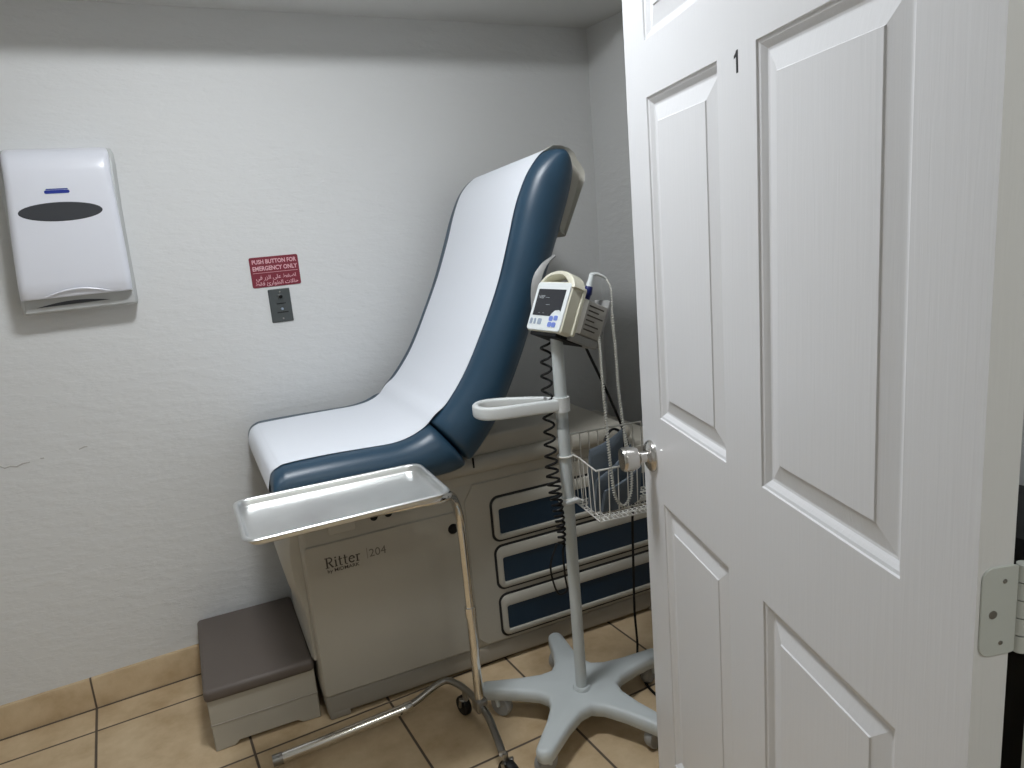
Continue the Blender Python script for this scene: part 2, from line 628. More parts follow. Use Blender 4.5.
nb = MB()
def DN(a, c, d):
    return DP(0.449 - a, 1.6365 + c, 0.0002 - d)
nb.prism([(-.0024, -.0145), (.0030, -.0145), (.0030, .0145), (-.0012, .0145), (-.0042, .0108), (-.0085, .0085), (-.0085, .0045), (-.0024, .0068)], DN, 0.0, 0.0006)
nb.build('door_number', 'ink', door, smooth=None)

# ------------------------------------------------------------------ exam table
TY = R(-3.94)
TO = Vector((0.352, 2.08, 0))
table = thing('exam_table', 'beige examination table with blue vinyl cushions raised backrest and three drawers', 'examination table', TO, TY)
TE = 1.30      # right end
TW = 0.475     # depth of the base
F = lambda t, z, d: (t, -d, z)      # front-face coordinates: d proud of the front

b = MB()
b.box((0.0, 0.0, 0.075), (TE, TW, 0.672), 0.018, 3)
b.box((0.0, 0.0, 0.64), (1.13, TW, 0.715), 0.018, 3)
b.build('base_cabinet', 'putty', table)
sk = MB().box((0.006, 0.004, 0.012), (TE - .006, TW, 0.083), 0.012, 3)
for t0, t1 in ((0.010, 0.075), (TE - .1, TE - .03)):
    sk.box((t0, 0.004, 0.0), (t1, 0.07, 0.03), 0.006).box((t0, TW - .08, 0.0), (t1, TW - .01, 0.03), 0.006)
sk.build('base_skirt', 'putty_dk', table)
# large plain panel left of the drawers, its seam, and the drawer-bank panel
MB().prism(rrect(0.004, 0.088, 0.500, 0.578, 0.012), F, 0.0, 0.006, 0.003).build('side_panel', 'putty', table)
MB().prism([(0.545, 0.088), (TE - .006, 0.088), (TE - .006, 0.653), (0.545, 0.653), (0.512, 0.60), (0.512, 0.12)], F, 0.0, 0.005, 0.003).build('drawer_bank', 'putty', table)
# deck with a rolled front edge, and the raised backrest carriage on it
dk = MB().box((-0.01, -0.028, 0.690), (1.14, TW + .02, 0.744), 0.022, 4)
dk.build('deck', 'putty', table)
MB().box((0.53, -0.004, 0.740), (0.87, TW - .03, 0.806), 0.010, 3).build('backrest_carriage', 'putty', table)
# small details under the seat: outlet cover, plugs, knob
MB().prism(rrect(0.085, 0.600, 0.165, 0.672, 0.006), F, 0.0, 0.003, 0.001).build('socket_cover', 'putty_lt', table)
for t_, z_, r_ in ((0.223, 0.623, 0.012), (0.268, 0.624, 0.012)):
    MB().lathe([(r_, 0), (r_, .003), (r_ * .6, .005)], (t_, 0.002, z_), (0, -1, 0)).build('plug', 'black', table)
MB().lathe([(0.017, 0), (0.017, .004), (0.012, .010), (.004, .011)], (0.466, -0.004, 0.524), (0, -1, 0)).build('tilt_knob', 'black', table)
MB().box((0.545, -0.031, 0.715), (0.551, -0.024, 0.748), 0.002).build('hinge_tab', 'black', table)

# drawers
def drawer(z0, z1):
    t0, t1 = 0.604, TE - .055
    o = MB().prism(rrect(t0 - .008, z0 - .008, t1 + .008, z1 + .008, 0.030, 7), F, 0.0, 0.0062).build('drawer', 'dark', table)
    fr = MB()
    # frame as ring: outer outline to the rim of the recessed blue panel
    outer = rrect(t0, z0, t1, z1, 0.024, 7)
    inner = []
    n = len(outer)
    it0, it1, iz0, iz1 = t0 + .018, t1 - .018, z0 + .017, z1 - .036
    inn = rrect(it0, iz0, it1, iz1, 0.007, 7)
    for a, c in inn:
        if c > (iz0 + iz1) / 2:                      # the finger lip dips along the middle
            s = (a - it0) / (it1 - it0)
            c += -0.012 * math.sin(PI * s) ** 2
        inner.append((a, c))
    rings = [[(p, 0.0) for p in outer], [(p, 0.011) for p in outer]]
    cx, cz = (t0 + t1) / 2, (z0 + z1) / 2
    sh = lambda pts, e: [(a + (e if a < cx else -e), c + (e if c < cz else -e)) for a, c in pts]
    rings.append([(p, 0.015) for p in sh(outer, .004)])
    rings.append([(p, 0.016) for p in sh(inner, -.005)])
    rings.append([(p, 0.0145) for p in inner])
    rings.append([(p, 0.0065) for p in sh(inner, .003)])
    fr.grid([[F(p[0], p[1], d) for p, d in ring] for ring in rings], closed_u=True)
    fr.build('drawer_front', 'putty_lt', o, label='pale beige rounded drawer front frame')
    MB().prism(sh(inner, .0005), F, 0.006, 0.0085).build('drawer_inset', 'drawer_blue', o, label='dark blue recessed drawer inset')
for z0, z1 in ((0.446, 0.590), (0.276, 0.420), (0.104, 0.246)):
    drawer(z0, z1)

# foot end: bulging pan front and end panel
ep = MB()
ep_rows = []
for i in range(13):
    z = 0.20 + 0.50 * i / 12
    bulge = 0.012 + 0.040 * max(0.0, math.sin(PI * (z - 0.34) / 0.36)) ** 1.2 if z > 0.34 else 0.012
    ep_rows.append([(0.012, 0.03, z), (-bulge * .6, 0.034, z), (-bulge, 0.06, z), (-bulge, TW - .06, z), (-bulge * .6, TW - .034, z), (0.012, TW - .03, z)])
ep.grid(ep_rows)
ep.build('foot_end_panel', 'putty_lt', table)

# step at the foot end
sx0, sx1, sw0, sw1 = -0.322, -0.012, 0.044, 0.515
st = MB()
st.prism([(sx0, 0.0), (sx0 + .055, 0.0), (sx0 + .07, 0.012), (sx1 - .07, 0.012), (sx1 - .055, 0.0), (sx1, 0.0), (sx1, 0.168), (sx0, 0.168)], lambda a, c, d: (a, d, c), sw1, sw0, 0.004)
sto = st.build('step', 'putty', table)
MB().box((sx0 - .001, sw0 - .0015, 0.084), (sx1 + .001, sw1 - .01, 0.088), 0.0008).build('step_seam', 'putty_dk', sto)
MB().box((sx0 - .006, sw0 - .008, 0.164), (sx1 + .002, sw1, 0.203), 0.013, 4).build('step_tread', 'tread', sto, label='brown vinyl step tread')

# cushions ------------------------------------------------------------
CW, CA = 0.185, 0.350      # centre line and half width
def lean(p):
    """the upholstery of the raised backrest hangs a little lower towards the wall side"""
    s = max(0.0, min(1.0, (p[2] - 1.15) / .5))
    s = s * s * (3 - 2 * s)
    q = max(0.0, (p[1] + .10) / .57)
    return (p[0], p[1], p[2] - .029 * q * s)
def cushion(tops, bots, name, taper=None):
    T = catmull([(a, 0, c) for a, c in tops], 5)
    B = catmull([(a, 0, c) for a, c in bots], 5)
    rows_ = []
    n = len(T)
    for i in range(n):
        t_, b_ = T[i], B[i]
        mid = (t_ + b_) / 2
        half = (t_ - b_) / 2
        A = CA
        rw = 0.060
        e = min(i, n - 1 - i)
        if e < 8:
            A = CA - 0.022 * (1 - e / 8) ** 2
        ring = []
        fl = A - rw
        for k in range(5):
            ring.append((-fl + 2 * fl * k / 4, 1.0))
        for k in range(1, 10):
            a = PI / 2 - PI * k / 10
            ring.append((fl + rw * math.cos(a), math.sin(a)))
        for k in range(5):
            ring.append((fl - 2 * fl * k / 4, -1.0))
        for k in range(1, 10):
            a = -PI / 2 - PI * k / 10
            ring.append((-fl + rw * math.cos(a), math.sin(a)))
        rows_.append([lean((mid.x + half.x * q, CW + wv, mid.z + half.z * q)) for wv, q in ring])
    return MB().grid(rows_, closed_u=True, cap=True).build(name, 'vinyl', table, smooth=60)

seat_top = [(-.063, .814), (-.061, .834), (-.052, .853), (-.035, .864), (-.010, .869), (.10, .870), (.22, .868), (.29, .868), (.345, .877), (.385, .893), (.402, .899)]
seat_bot = [(-.063, .804), (-.061, .786), (-.052, .770), (-.035, .757), (-.010, .751), (.10, .749), (.24, .747), (.36, .746), (.440, .749), (.485, .758), (.496, .768)]
back_top = [(.407, .905), (.418, .916), (.462, .958), (.530, 1.044), (.597, 1.163), (.655, 1.284), (.704, 1.414), (.736, 1.505), (.770, 1.578), (.798, 1.616), (.828, 1.642), (.852, 1.652), (.872, 1.652)]
back_bot = [(.502, .772), (.516, .780), (.572, .842), (.628, .922), (.702, 1.062), (.764, 1.202), (.826, 1.340), (.872, 1.448), (.900, 1.520), (.915, 1.570), (.914, 1.600), (.902, 1.628), (.884, 1.646)]
cushion(seat_top, seat_bot, 'seat_cushion')
cushion(back_top, back_bot, 'back_cushion')

# plastic shell behind the top of the backrest (paper roll housing)
shp = [(.838, 1.652), (.862, 1.664), (.890, 1.662), (.915, 1.654), (.932, 1.640), (.940, 1.620), (.952, 1.606), (.964, 1.582), (.961, 1.558), (.922, 1.478), (.884, 1.400), (.866, 1.415), (.872, 1.470), (.895, 1.550), (.900, 1.600), (.870, 1.640)]
shv = []
for wv, ins in ((-.100, .012), (-.108, .004), (-.112, 0), (.490, 0), (.494, .004), (.480, .014)):
    cxx = sum(p[0] for p in shp) / len(shp)
    czz = sum(p[1] for p in shp) / len(shp)
    row = []
    for a, c in shp:
        v = Vector((cxx - a, czz - c))
        l = v.length
        v = v / l * min(ins, l * .3)
        row.append(lean((a + v.x, wv, c + v.y - (.016 if wv > 0 else 0))))
    shv.append(row)
MB().grid(shv, closed_u=True, cap=True).build('paper_roll_shell', 'shell', table, smooth=35)
# support arms between carriage and backrest
for wv in (0.06, 0.33):
    MB().tube([(0.62, wv, 0.79), (0.74, wv, 0.98), (0.83, wv, 1.28)], 0.014, 10).build('backrest_arm', 'darksteel', table)

# lettering on the side panel: a slab-serif word, a bar, numerals and a small line
def LT(a, c, d):
    return (0.060 + a, -0.0062 - d, 0.501 + c)

def stroke(mb, x0, y0, x1, y1, wd):
    v = Vector((x1 - x0, y1 - y0))
    n_ = Vector((-v.y, v.x)).normalized() * wd / 2
    mb.prism([(x0 + n_.x, y0 + n_.y), (x0 - n_.x, y0 - n_.y), (x1 - n_.x, y1 - n_.y), (x1 + n_.x, y1 + n_.y)], LT, 0, 0.0005)

def arc(mb, cx, cy, rx, ry, a0, a1, wd, n=12):
    pts = [(cx + rx * math.cos(R(a0 + (a1 - a0) * i / n)), cy + ry * math.sin(R(a0 + (a1 - a0) * i / n))) for i in range(n + 1)]
    for p, q in zip(pts, pts[1:]):
        stroke(mb, p[0], p[1], q[0], q[1], wd)

lw = MB()
x, ch, xh, th_, tn = 0.0, 0.033, 0.022, 0.0050, 0.0022
# R
stroke(lw, x + .006, 0, x + .006, ch, th_)
stroke(lw, x, 0.001, x + .012, 0.001, tn)
stroke(lw, x, ch - .001, x + .015, ch - .001, tn)
arc(lw, x + .0125, ch - .0085, .0085, .0075, 90, -90, .0038)
stroke(lw, x + .008, ch - .0165, x + .014, ch - .0165, tn)
stroke(lw, x + .012, ch - .017, x + .0215, 0.001, th_ * .9)
stroke(lw, x + .0185, 0.001, x + .0255, 0.001, tn)
x = .028
# i
stroke(lw, x + .004, 0, x + .004, xh, th_ * .9)
stroke(lw, x, 0.001, x + .0085, 0.001, tn)
stroke(lw, x + .0005, xh - .001, x + .005, xh - .001, tn)
stroke(lw, x + .0015, xh + .0065, x + .0065, xh + .0065, .0048)
x = .0395
for _ in range(2):      # t t
    stroke(lw, x + .005, .002, x + .005, xh + .008, th_ * .85)
    stroke(lw, x, xh - .001, x + .0125, xh - .001, tn)
    arc(lw, x + .0095, .0045, .0045, .0042, 180, 300, .0026, 6)
    x += .0155
# e
arc(lw, x + .0095, xh / 2, .0082, xh / 2 - .001, 10, 320, .0040)
stroke(lw, x + .002, xh / 2 + .002, x + .0175, xh / 2 + .002, tn)
x += .0215
# r
stroke(lw, x + .0045, 0, x + .0045, xh, th_ * .9)
stroke(lw, x, 0.001, x + .010, 0.001, tn)
stroke(lw, x, xh - .001, x + .005, xh - .001, tn)
arc(lw, x + .0095, xh - .006, .0050, .0050, 150, 40, .0034, 6)
lw.build('lettering', 'inkbrown', table, smooth=None)
MB().text('204', 0.036, lambda a, c, d: LT(0.1595 + a, 0.0130 + c, d), 0.0003).build('lettering', 'inkgrey', table, smooth=None)
lb = MB()
stroke(lb, 0.1270, -0.001, 0.1270, 0.034, 0.0014)
lb.build('lettering_bar', 'inkgrey', table, smooth=None)
lb = MB()
lb.text('by MIDMARK', 0.0150, lambda a, c, d: LT(0.052 + a, -0.0105 + c, d), 0.0003, bold=0.0002, sx=1.12)
lb.build('lettering', 'inkbrown', table, smooth=None)

# paper laid along the cushions: a thing of its own
paper = thing('exam_paper', 'long white paper sheet covering the seat and backrest of the exam table', 'paper sheet', TO, TY)
pt = [(-.056, .776), (-.0625, .790), (-.0655, .806), (-.0655, .815)] + [(a, c) for a, c in seat_top[1:-2]] + [(.388, .8955), (.420, .926)] + back_top[2:] + [(.890, 1.648)]
PT = catmull([(a, 0, c) for a, c in pt], 5)
def paper_rows(off):
    rows_ = []
    for i, p in enumerate(PT):
        q0, q1 = PT[max(i - 1, 0)], PT[min(i + 1, len(PT) - 1)]
        tg = (q1 - q0).normalized()
        nr = Vector((-tg.z, 0, tg.x))
        fade = max(0.0, min(1.0, (i - 6) / 8.0))
        row = []
        for k in range(13):
            s = k / 12
            wv = -0.100 + 0.542 * s + 0.003 * math.sin(i * .35 + 4 * s)
            dz = off + 0.0022 + 0.0010 * math.sin(i * .23 + 3 * s) * fade
            row.append((p.x + nr.x * dz, wv, p.z + nr.z * dz))
        rows_.append([lean(q) for q in row])
    return rows_
pr0, pr1 = paper_rows(0.0), paper_rows(0.0009)
pm = MB()
loop_rows = [a + list(reversed(c)) for a, c in zip(pr0, pr1)]
pm.grid(loop_rows, closed_u=True, cap=True)
pm.build('sheet', 'paper', paper, smooth=60)

# ------------------------------------------------------------------ mayo stand and tray
mayo = thing('instrument_stand', 'chrome instrument tray stand with one bent tubular base on casters', 'tray stand', (0.724, 1.75, 0))
mo = Vector((0.733, 1.75, 0))
def ml(*p):
    return [tuple(Vector(q) - mo) for q in p]
base_path = catmull(ml((0.571, 1.938, .050), (0.612, 1.940, .060), (0.655, 1.942, .076), (0.688, 1.938, .088), (0.711, 1.918, .096), (0.728, 1.862, .099), (0.735, 1.790, .099), (0.731, 1.700, .099), (0.710, 1.600, .098), (0.698, 1.548, .092)), 6)
MB().tube(base_path, 0.0105, 12).build('base_tube', 'darksteel', mayo)
sl = MB().tube(ml((0.184, 1.970, .026), (0.30, 1.960, .032), (0.44, 1.949, .041), (0.571, 1.938, .050)), 0.0150, 16)
so_ = sl.build('floor_leg', 'chrome', mayo)
MB().tube(ml((0.177, 1.9705, .0258), (0.205, 1.968, .027)), 0.0165, 16).build('end_cap', 'darksteel', so_)
MB().tube(ml((0.566, 1.9385, .0495), (0.588, 1.939, .053)), [0.0165, 0.013], 16).build('ferrule', 'chrome', so_)
MB().tube(ml((0.733, 1.75, 0.085), (0.733, 1.75, 0.40)), 0.0135, 16).build('outer_pole', 'chrome', mayo)
MB().tube(catmull(ml((0.733, 1.75, 0.36), (0.733, 1.75, 0.52), (0.732, 1.749, 0.63), (0.727, 1.742, 0.690), (0.708, 1.714, 0.745), (0.680, 1.672, 0.782), (0.645, 1.640, 0.795), (0.59, 1.640, 0.797), (0.45, 1.665, 0.797)), 6), 0.0120, 14).build('upper_pole', 'chrome', mayo)
MB().tube(ml((0.733, 1.75, 0.385), (0.733, 1.75, 0.415)), 0.0155, 16).build('collar', 'chrome', mayo)
cb = MB().box((-.018, -.02, 0.088), (.018, .02, 0.125), 0.005)
cb.build('clamp', 'darksteel', mayo)
# square ring under the tray
fr_ = MB()
fr_.tube([(Vector((0.59, 1.650, 0.804)) - mo), (Vector((0.595, 1.80, 0.804)) - mo), (Vector((0.225, 1.825, 0.804)) - mo), (Vector((0.22, 1.655, 0.804)) - mo)], 0.005, 8, closed=True)
fr_.build('tray_frame', 'chrome', mayo)

def caster(parent, c, r, wname='wheel', wd=0.02, ang=0.0, forkmat='darksteel', wm='black', top=0.09):
    """swivel caster; c = floor point in the parent's coordinates"""
    cx, cy = c
    u = Vector((math.cos(ang), math.sin(ang), 0))
    n_ = Vector((-u.y, u.x, 0))
    ctr = Vector((cx, cy, r)) + u * 0.012
    f_ = MB()
    f_.cyl((cx, cy, r * 1.55), (cx, cy, top), 0.008)
    for sgn in (-1, 1):
        q = ctr + n_ * sgn * (wd / 2 + .003)
        f_.tube([q, q + Vector((0, 0, r * .9)) - u * .006, Vector((cx, cy, r * 1.75))], [.006, .007, .009], 8)
    fo = f_.build('caster', forkmat, parent)
    MB().lathe([(r * .55, -wd / 2 - .001), (r * .92, -wd / 2), (r, -wd * .3), (r, wd * .3), (r * .92, wd / 2), (r * .55, wd / 2 + .001)], ctr, n_, 24).build(wname, wm, fo)
    return fo
caster(mayo, (0.733 - mo.x, 1.862 - mo.y), 0.030, ang=R(100))
caster(mayo, (0.705 - mo.x, 1.548 - mo.y), 0.036, ang=R(285), wd=.024)

# tray
tray = thing('steel_tray', 'shallow stainless steel tray with rolled rim on the chrome stand', 'tray', (0.40, 1.72, 0.8105))
tc_ = Vector((0.40, 1.72))
# outline of the rim from its four corners (matched in the room, slightly turned)
Q = [Vector((0.153, 1.590)), Vector((0.638, 1.570)), Vector((0.659, 1.848)), Vector((0.172, 1.890))]
def tray_ring(inset, rad, z, k=6):
    cen = sum(Q, Vector((0, 0))) / 4
    pts = []
    for i in range(4):
        p = Q[i]
        a = (Q[i - 1] - p).normalized()
        c = (Q[(i + 1) % 4] - p).normalized()
        p = p + (a + c) * inset
        s0, s1 = p + a * rad, p + c * rad
        for j in range(k + 1):
            t = j / k
            w_ = s0.lerp(p, t).lerp(p.lerp(s1, t), t)
            pts.append((w_.x - tc_.x, w_.y - tc_.y, z))
    return pts
tr = MB()
tr.grid([tray_ring(0.006, .037, .0165), tray_ring(.001, .037, .0175), tray_ring(-.001, .037, .0195), tray_ring(.001, .037, .0222), tray_ring(.005, .036, .0236), tray_ring(.0095, .035, .0225), tray_ring(.0118, .034, .019), tray_ring(.0135, .033, .0085), tray_ring(.0152, .032, .0050), tray_ring(.019, .030, .0028), tray_ring(.025, .028, .002), tray_ring(.10, .02, .0018)], closed_u=True)
n_r = 28
tr.f.append(tuple(range(len(tr.v) - n_r, len(tr.v))))
tro = tr.build('tray_body', 'tray', tray, smooth=50)
sm = tro.modifiers.new('thickness', 'SOLIDIFY')
sm.thickness = 0.0012
sm.offset = -1

# ------------------------------------------------------------------ vitals stand
VX, VY = 1.004, 1.640
vs = thing('rolling_stand', 'grey rolling pole stand with five arm base carrying the vital signs monitor', 'rolling stand', (VX, VY, 0))
base = MB()
def star_base():
    """five-armed cast base: outline in plan, domed in section"""
    NA = 5
    L, a_off = 0.305, R(1)
    out = []
    rings = []
    prof = [(1.0, 0.0), (1.0, 0.55), (0.93, 0.85), (0.80, 1.0)]      # (outline scale towards the arm axis, height fraction)
    N = 200
    def outline(inset):
        pts = []
        for i in range(NA):
            a = a_off + i * 2 * PI / NA
            u = Vector((math.cos(a), math.sin(a)))
            v = Vector((-u.y, u.x))
            wt, wr = 0.025 - inset, 0.047 - inset       # tip and root half widths
            le = L - inset
            arm = [(0.120, -wr), (0.185, -0.034 + inset), (le - wt, -wt)]
            for j in range(1, 8):
                ph = -PI / 2 + PI * j / 8
                arm.append((le - wt + wt * math.cos(ph), wt * math.sin(ph)))
            arm += [(le - wt, wt), (0.185, 0.034 - inset), (0.120, wr)]
            for p, q in arm:
                pts.append(u * p + v * q)
            # web to the next arm
            an = a + PI / NA
            w_ = Vector((math.cos(an), math.sin(an)))
            pts.append(w_ * (0.112 - inset * 1.2))
        return pts
    def zof(p, frac):
        r = p.length
        zt = 0.104 - 0.008 * max(0, min(1, (r - .08) / .24)) ** 1.1
        zb = 0.066 - 0.008 * max(0, min(1, (r - .08) / .24))
        return zb + (zt - zb) * frac
    for ins, fr in ((0.004, 0.0), (0.0, 0.12), (0.0, 0.68), (0.0025, 0.88), (0.007, 1.0), (0.018, 1.03)):
        rings.append([(p.x, p.y, zof(p, fr)) for p in outline(ins)])
    m = len(rings[0])
    b_ = MB()
    b_.grid(rings, closed_u=True)
    ci = len(b_.v)
    b_.v.append((0, 0, 0.112))
    for k in range(m):
        b_.f.append((5 * m + k, 5 * m + (k + 1) % m, ci))
    b_.v.append((0, 0, 0.070))
    for k in range(m):
        b_.f.append((k, (k + 1) % m, ci + 1))
    return b_
VB = star_base()
VB.v = [(p[0] + .012, p[1] + .030, p[2]) for p in VB.v]
VB = VB.build('star_base', 'stand', vs, smooth=50)
for i in range(5):
    a = i * 2 * PI / 5
    caster(vs, (0.012 + 0.250 * math.cos(a), 0.030 + 0.250 * math.sin(a)), 0.035, wd=0.026, ang=a + [0.5, 2.2, 2.6, -0.4, 1.4][i], forkmat='stand', wm='wheel', top=0.075)
MB().cyl((0, 0, 0.10), (0, 0, 0.93), 0.0165, seg=24).build('pole', 'stand', vs)
MB().cyl((0, 0, 0.90), (0, 0, 1.155), 0.0165, seg=24).build('upper_pole', 'stand', vs)
MB().lathe([(0.026, .104), (0.026, .112), (0.022, .117), (0.0165, .1175)], (0, 0, 0), (0, 0, 1)).build('pole_collar', 'stand', vs)
def VL(x, y, z):
    return (x - VX, y - VY, z)
# push handle loop
HZ = 0.968
hp = [VL(*p, HZ) for p in ((1.010, 1.652), (0.958, 1.705), (0.905, 1.752), (0.868, 1.775), (0.834, 1.781), (0.806, 1.760), (0.798, 1.726), (0.810, 1.694), (0.846, 1.674), (0.910, 1.656), (0.990, 1.632))]
hm = MB()
HP = catmull(hp, 5)
hrows = []
for i, p in enumerate(HP):
    t_ = (HP[min(i + 1, len(HP) - 1)] - HP[max(i - 1, 0)]).normalized()
    n_ = Vector((-t_.y, t_.x, 0))
    sec = rrect(-.0085, -.0175, .0085, .0175, .0065, 3)
    hrows.append([p + n_ * a + Vector((0, 0, c)) for a, c in sec])
hm.grid(hrows, closed_u=True, cap=True)
hm.cyl((0, 0, HZ - .020), (0, 0, HZ + .020), 0.0235, seg=24)
hm.build('push_handle', 'handle', vs)
# wire basket
bk = MB()
def VB_(x, y, z):
    a = R(-10)
    dx, dy = x - 1.016, y - 1.512
    return VL(1.016 + dx * math.cos(a) - dy * math.sin(a), 1.512 + dx * math.sin(a) + dy * math.cos(a), z)
bx0, bx1, by0, by1 = 1.024, 1.245, 1.520, 1.690
bz0, bzf, bzb = 0.662, 0.808, 0.862
wr = 0.0017
rimf = [VB_(bx0, by1, bzf), VB_(bx0 - .008, by0 - .008, bzf), VB_(bx1 + .008, by0 - .008, bzf), VB_(bx1, by1, bzf)]
bk.tube([VB_(bx0, by1, bzb)] + rimf[:1] + rimf[1:] + [VB_(bx1, by1, bzb), VB_(bx0, by1, bzb)], 0.0026, 8)
for i in range(9):          # front uprights and floor wires running front to back, up the back
    x_ = bx0 + (bx1 - bx0) * i / 8
    bk.tube([VB_(x_, by0 - .008, bzf), VB_(x_, by0, bz0), VB_(x_, by1, bz0), VB_(x_, by1, bzb)], wr, 6)
for i in range(1, 6):       # side uprights and cross wires
    y_ = by0 + (by1 - by0) * i / 6
    bk.tube([VB_(bx0 - .004, y_, bzf), VB_(bx0, y_, bz0), VB_(bx1, y_, bz0), VB_(bx1 + .004, y_, bzf)], wr, 6)
bk.tube([VB_(bx0, by0, bz0), VB_(bx1, by0, bz0), VB_(bx1, by1, bz0), VB_(bx0, by1, bz0)], 0.0024, 8, closed=True)
for i in range(1, 9):       # closer mesh of the basket floor
    y_ = by0 + (by1 - by0) * i / 9
    bk.tube([VB_(bx0, y_, bz0 + .001), VB_(bx1, y_, bz0 + .001)], wr * .9, 6)
for i in range(8):
    x_ = bx0 + (bx1 - bx0) * (i + .5) / 8
    bk.tube([VB_(x_, by0, bz0), VB_(x_, by1, bz0)], wr * .9, 6)
# clips that wrap the pole
for z_ in (0.822, 0.700):
    ring = [(0.0195 * math.cos(a), 0.0195 * math.sin(a), z_) for a in [2 * PI * k / 20 for k in range(20)]]
    bk.tube(ring, 0.0030, 8, closed=True)
    bk.tube([(0.018, -.012, z_), VB_(bx0 - .003, by0 + .10, z_ - .012)], 0.0026, 6)
bk.build('wire_basket', 'wire', vs)
MB().box((-.023, -.025, .688), (.024, .018, .700), .003).build('basket_clamp', 'handle', vs)
# crescent bracket behind the monitor
cr_ = []
cpts = catmull([(1.080, 1.75, 1.355), (1.035, 1.745, 1.335), (1.003, 1.74, 1.300), (0.990, 1.735, 1.245), (0.992, 1.73, 1.190), (0.998, 1.71, 1.155)], 5)
for i, p in enumerate(cpts):
    s = i / (len(cpts) - 1)
    hw_ = 0.004 + 0.0095 * math.sin(PI * min(1, s * 1.0)) ** .8
    t_ = (cpts[min(i + 1, len(cpts) - 1)] - cpts[max(i - 1, 0)]).normalized()
    sd = Vector((0.89, -0.45, 0))
    nn = t_.cross(sd).normalized()
    sec = rrect(-hw_, -.003, hw_, .003, .0026, 2)
    cr_.append([VL(*(p + sd * (a + hw_) + nn * c)) for a, c in sec])
MB().grid(cr_, closed_u=True, cap=True).build('rear_bracket', 'wheel', vs)

# ------------------------------------------------------------------ monitor
ya, ti = R(84), R(25)
nf = Vector((-math.sin(ya), -math.cos(ya), 0))
mu = Vector((math.cos(ya), -math.sin(ya), 0))
MN = nf * math.cos(ti) + Vector((0, 0, 1)) * math.sin(ti)
MV = Vector((0, 0, 1)) * math.cos(ti) - nf * math.sin(ti)
MO = Vector((0.961, 1.640, 1.171))          # bottom centre of the face
mon = thing('vital_signs_monitor', 'cream vital signs monitor with dark screen and carry handle on the pole', 'medical monitor', MO)
def MP(a, c, d):
    """a right along the face, c up the face, d out of the face; local to the monitor"""
    return tuple(mu * a + MV * c + MN * d)
MW, MH, MD = 0.146, 0.136, 0.036
hs = MB()
hs.prism(rrect(-MW / 2, 0, MW / 2, MH, 0.010, 4), MP, -MD, -0.001, 0.004)
hs.build('housing', 'cream', mon)
MB().prism(rrect(-MW / 2 + .003, .003, MW / 2 - .003, MH - .003, 0.009, 4), MP, -0.002, 0.0012, 0.001).build('front_panel', 'face', mon)
scr = [(-.058, .042), (.016, .042), (.022, .050), (.032, .058), (.048, .060), (.056, .056), (.056, .114), (-.058, .114)]
so2 = MB().prism(scr, MP, 0.0005, 0.0020).build('screen', 'screen', mon)
for body, px_, pz_ in (('NIBP ----', -.027, .092), ('----', -.004, .073), ('--   --', -.022, .050)):
    MB().text(body, 0.0125, lambda a, c, d: MP(px_ + a, pz_ + c, .0023 + d), 0.0001).build('screen_text', 'screentext', so2, smooth=None)
for a_, w_ in ((-.056, .010), (-.040, .008), (-.020, .016)):
    MB().prism(rrect(a_ - w_ / 2, .018, a_ + w_ / 2, .034, .0035, 3), MP, 0.001, 0.0024).build('button', 'keygrey', mon)
for a_, c_ in ((.025, .036), (.044, .038), (.025, .020), (.042, .020)):
    MB().prism(rrect(a_ - .0075, c_ - .0065, a_ + .0075, c_ + .0065, .004, 3), MP, 0.001, 0.0026).build('button', 'keyblue', mon, label='blue arrow key')
# carry handle arching over the top
hh = catmull([(-.066, .120), (-.060, .136), (-.042, .151), (-.010, .160), (.026, .158), (.055, .142), (.068, .120)], 5)
hr = []
for i, p in enumerate(hh):
    a_, c_ = p.x, p.y
    t_ = (hh[min(i + 1, len(hh) - 1)] - hh[max(i - 1, 0)]).normalized()
    nx, nz = -t_.y, t_.x
    wd_ = 0.0058 + 0.006 * max(0, a_ / .07) ** 2
    hr.append([MP(a_ + nx * q * wd_, c_ + nz * q * wd_, d_) for q, d_ in ((-1, -.004), (-.6, -.001), (.6, -.001), (1, -.004), (1, -.040), (.6, -.044), (-.6, -.044), (-1, -.040))])
MB().grid(hr, closed_u=True, cap=True).build('carry_handle', 'cream', mon)
# thermometer module on the side and back
md = MB()
md.prism(rrect(-MW / 2 + .004, .004, MW / 2 + .004, MH - .004, .006, 3), MP, -0.047, -0.037, .002)
md.build('module_plate', 'cream', mon)
pk = MB()
pk.prism(rrect(MW / 2 - .060, -.006, MW / 2 - .002, .016, .003, 2), MP, -0.134, -0.043, .002)
pk.prism(rrect(-MW / 2 + .01, .0, MW / 2 - .058, MH - .012, .005, 2), MP, -0.134, -0.043, .003)
pk.prism(rrect(MW / 2 - .062, .0, MW / 2 - .002, MH - .006, .003, 2), MP, -0.142, -0.135, .002)
pk.build('probe_module', 'wheel', mon, label='grey thermometer probe module')
# mounting plate and dark lower edge
MB().prism(rrect(-.055, -.010, .055, .001, .003, 2), MP, -0.100, -0.004, .002).build('mount_plate', 'black', mon)

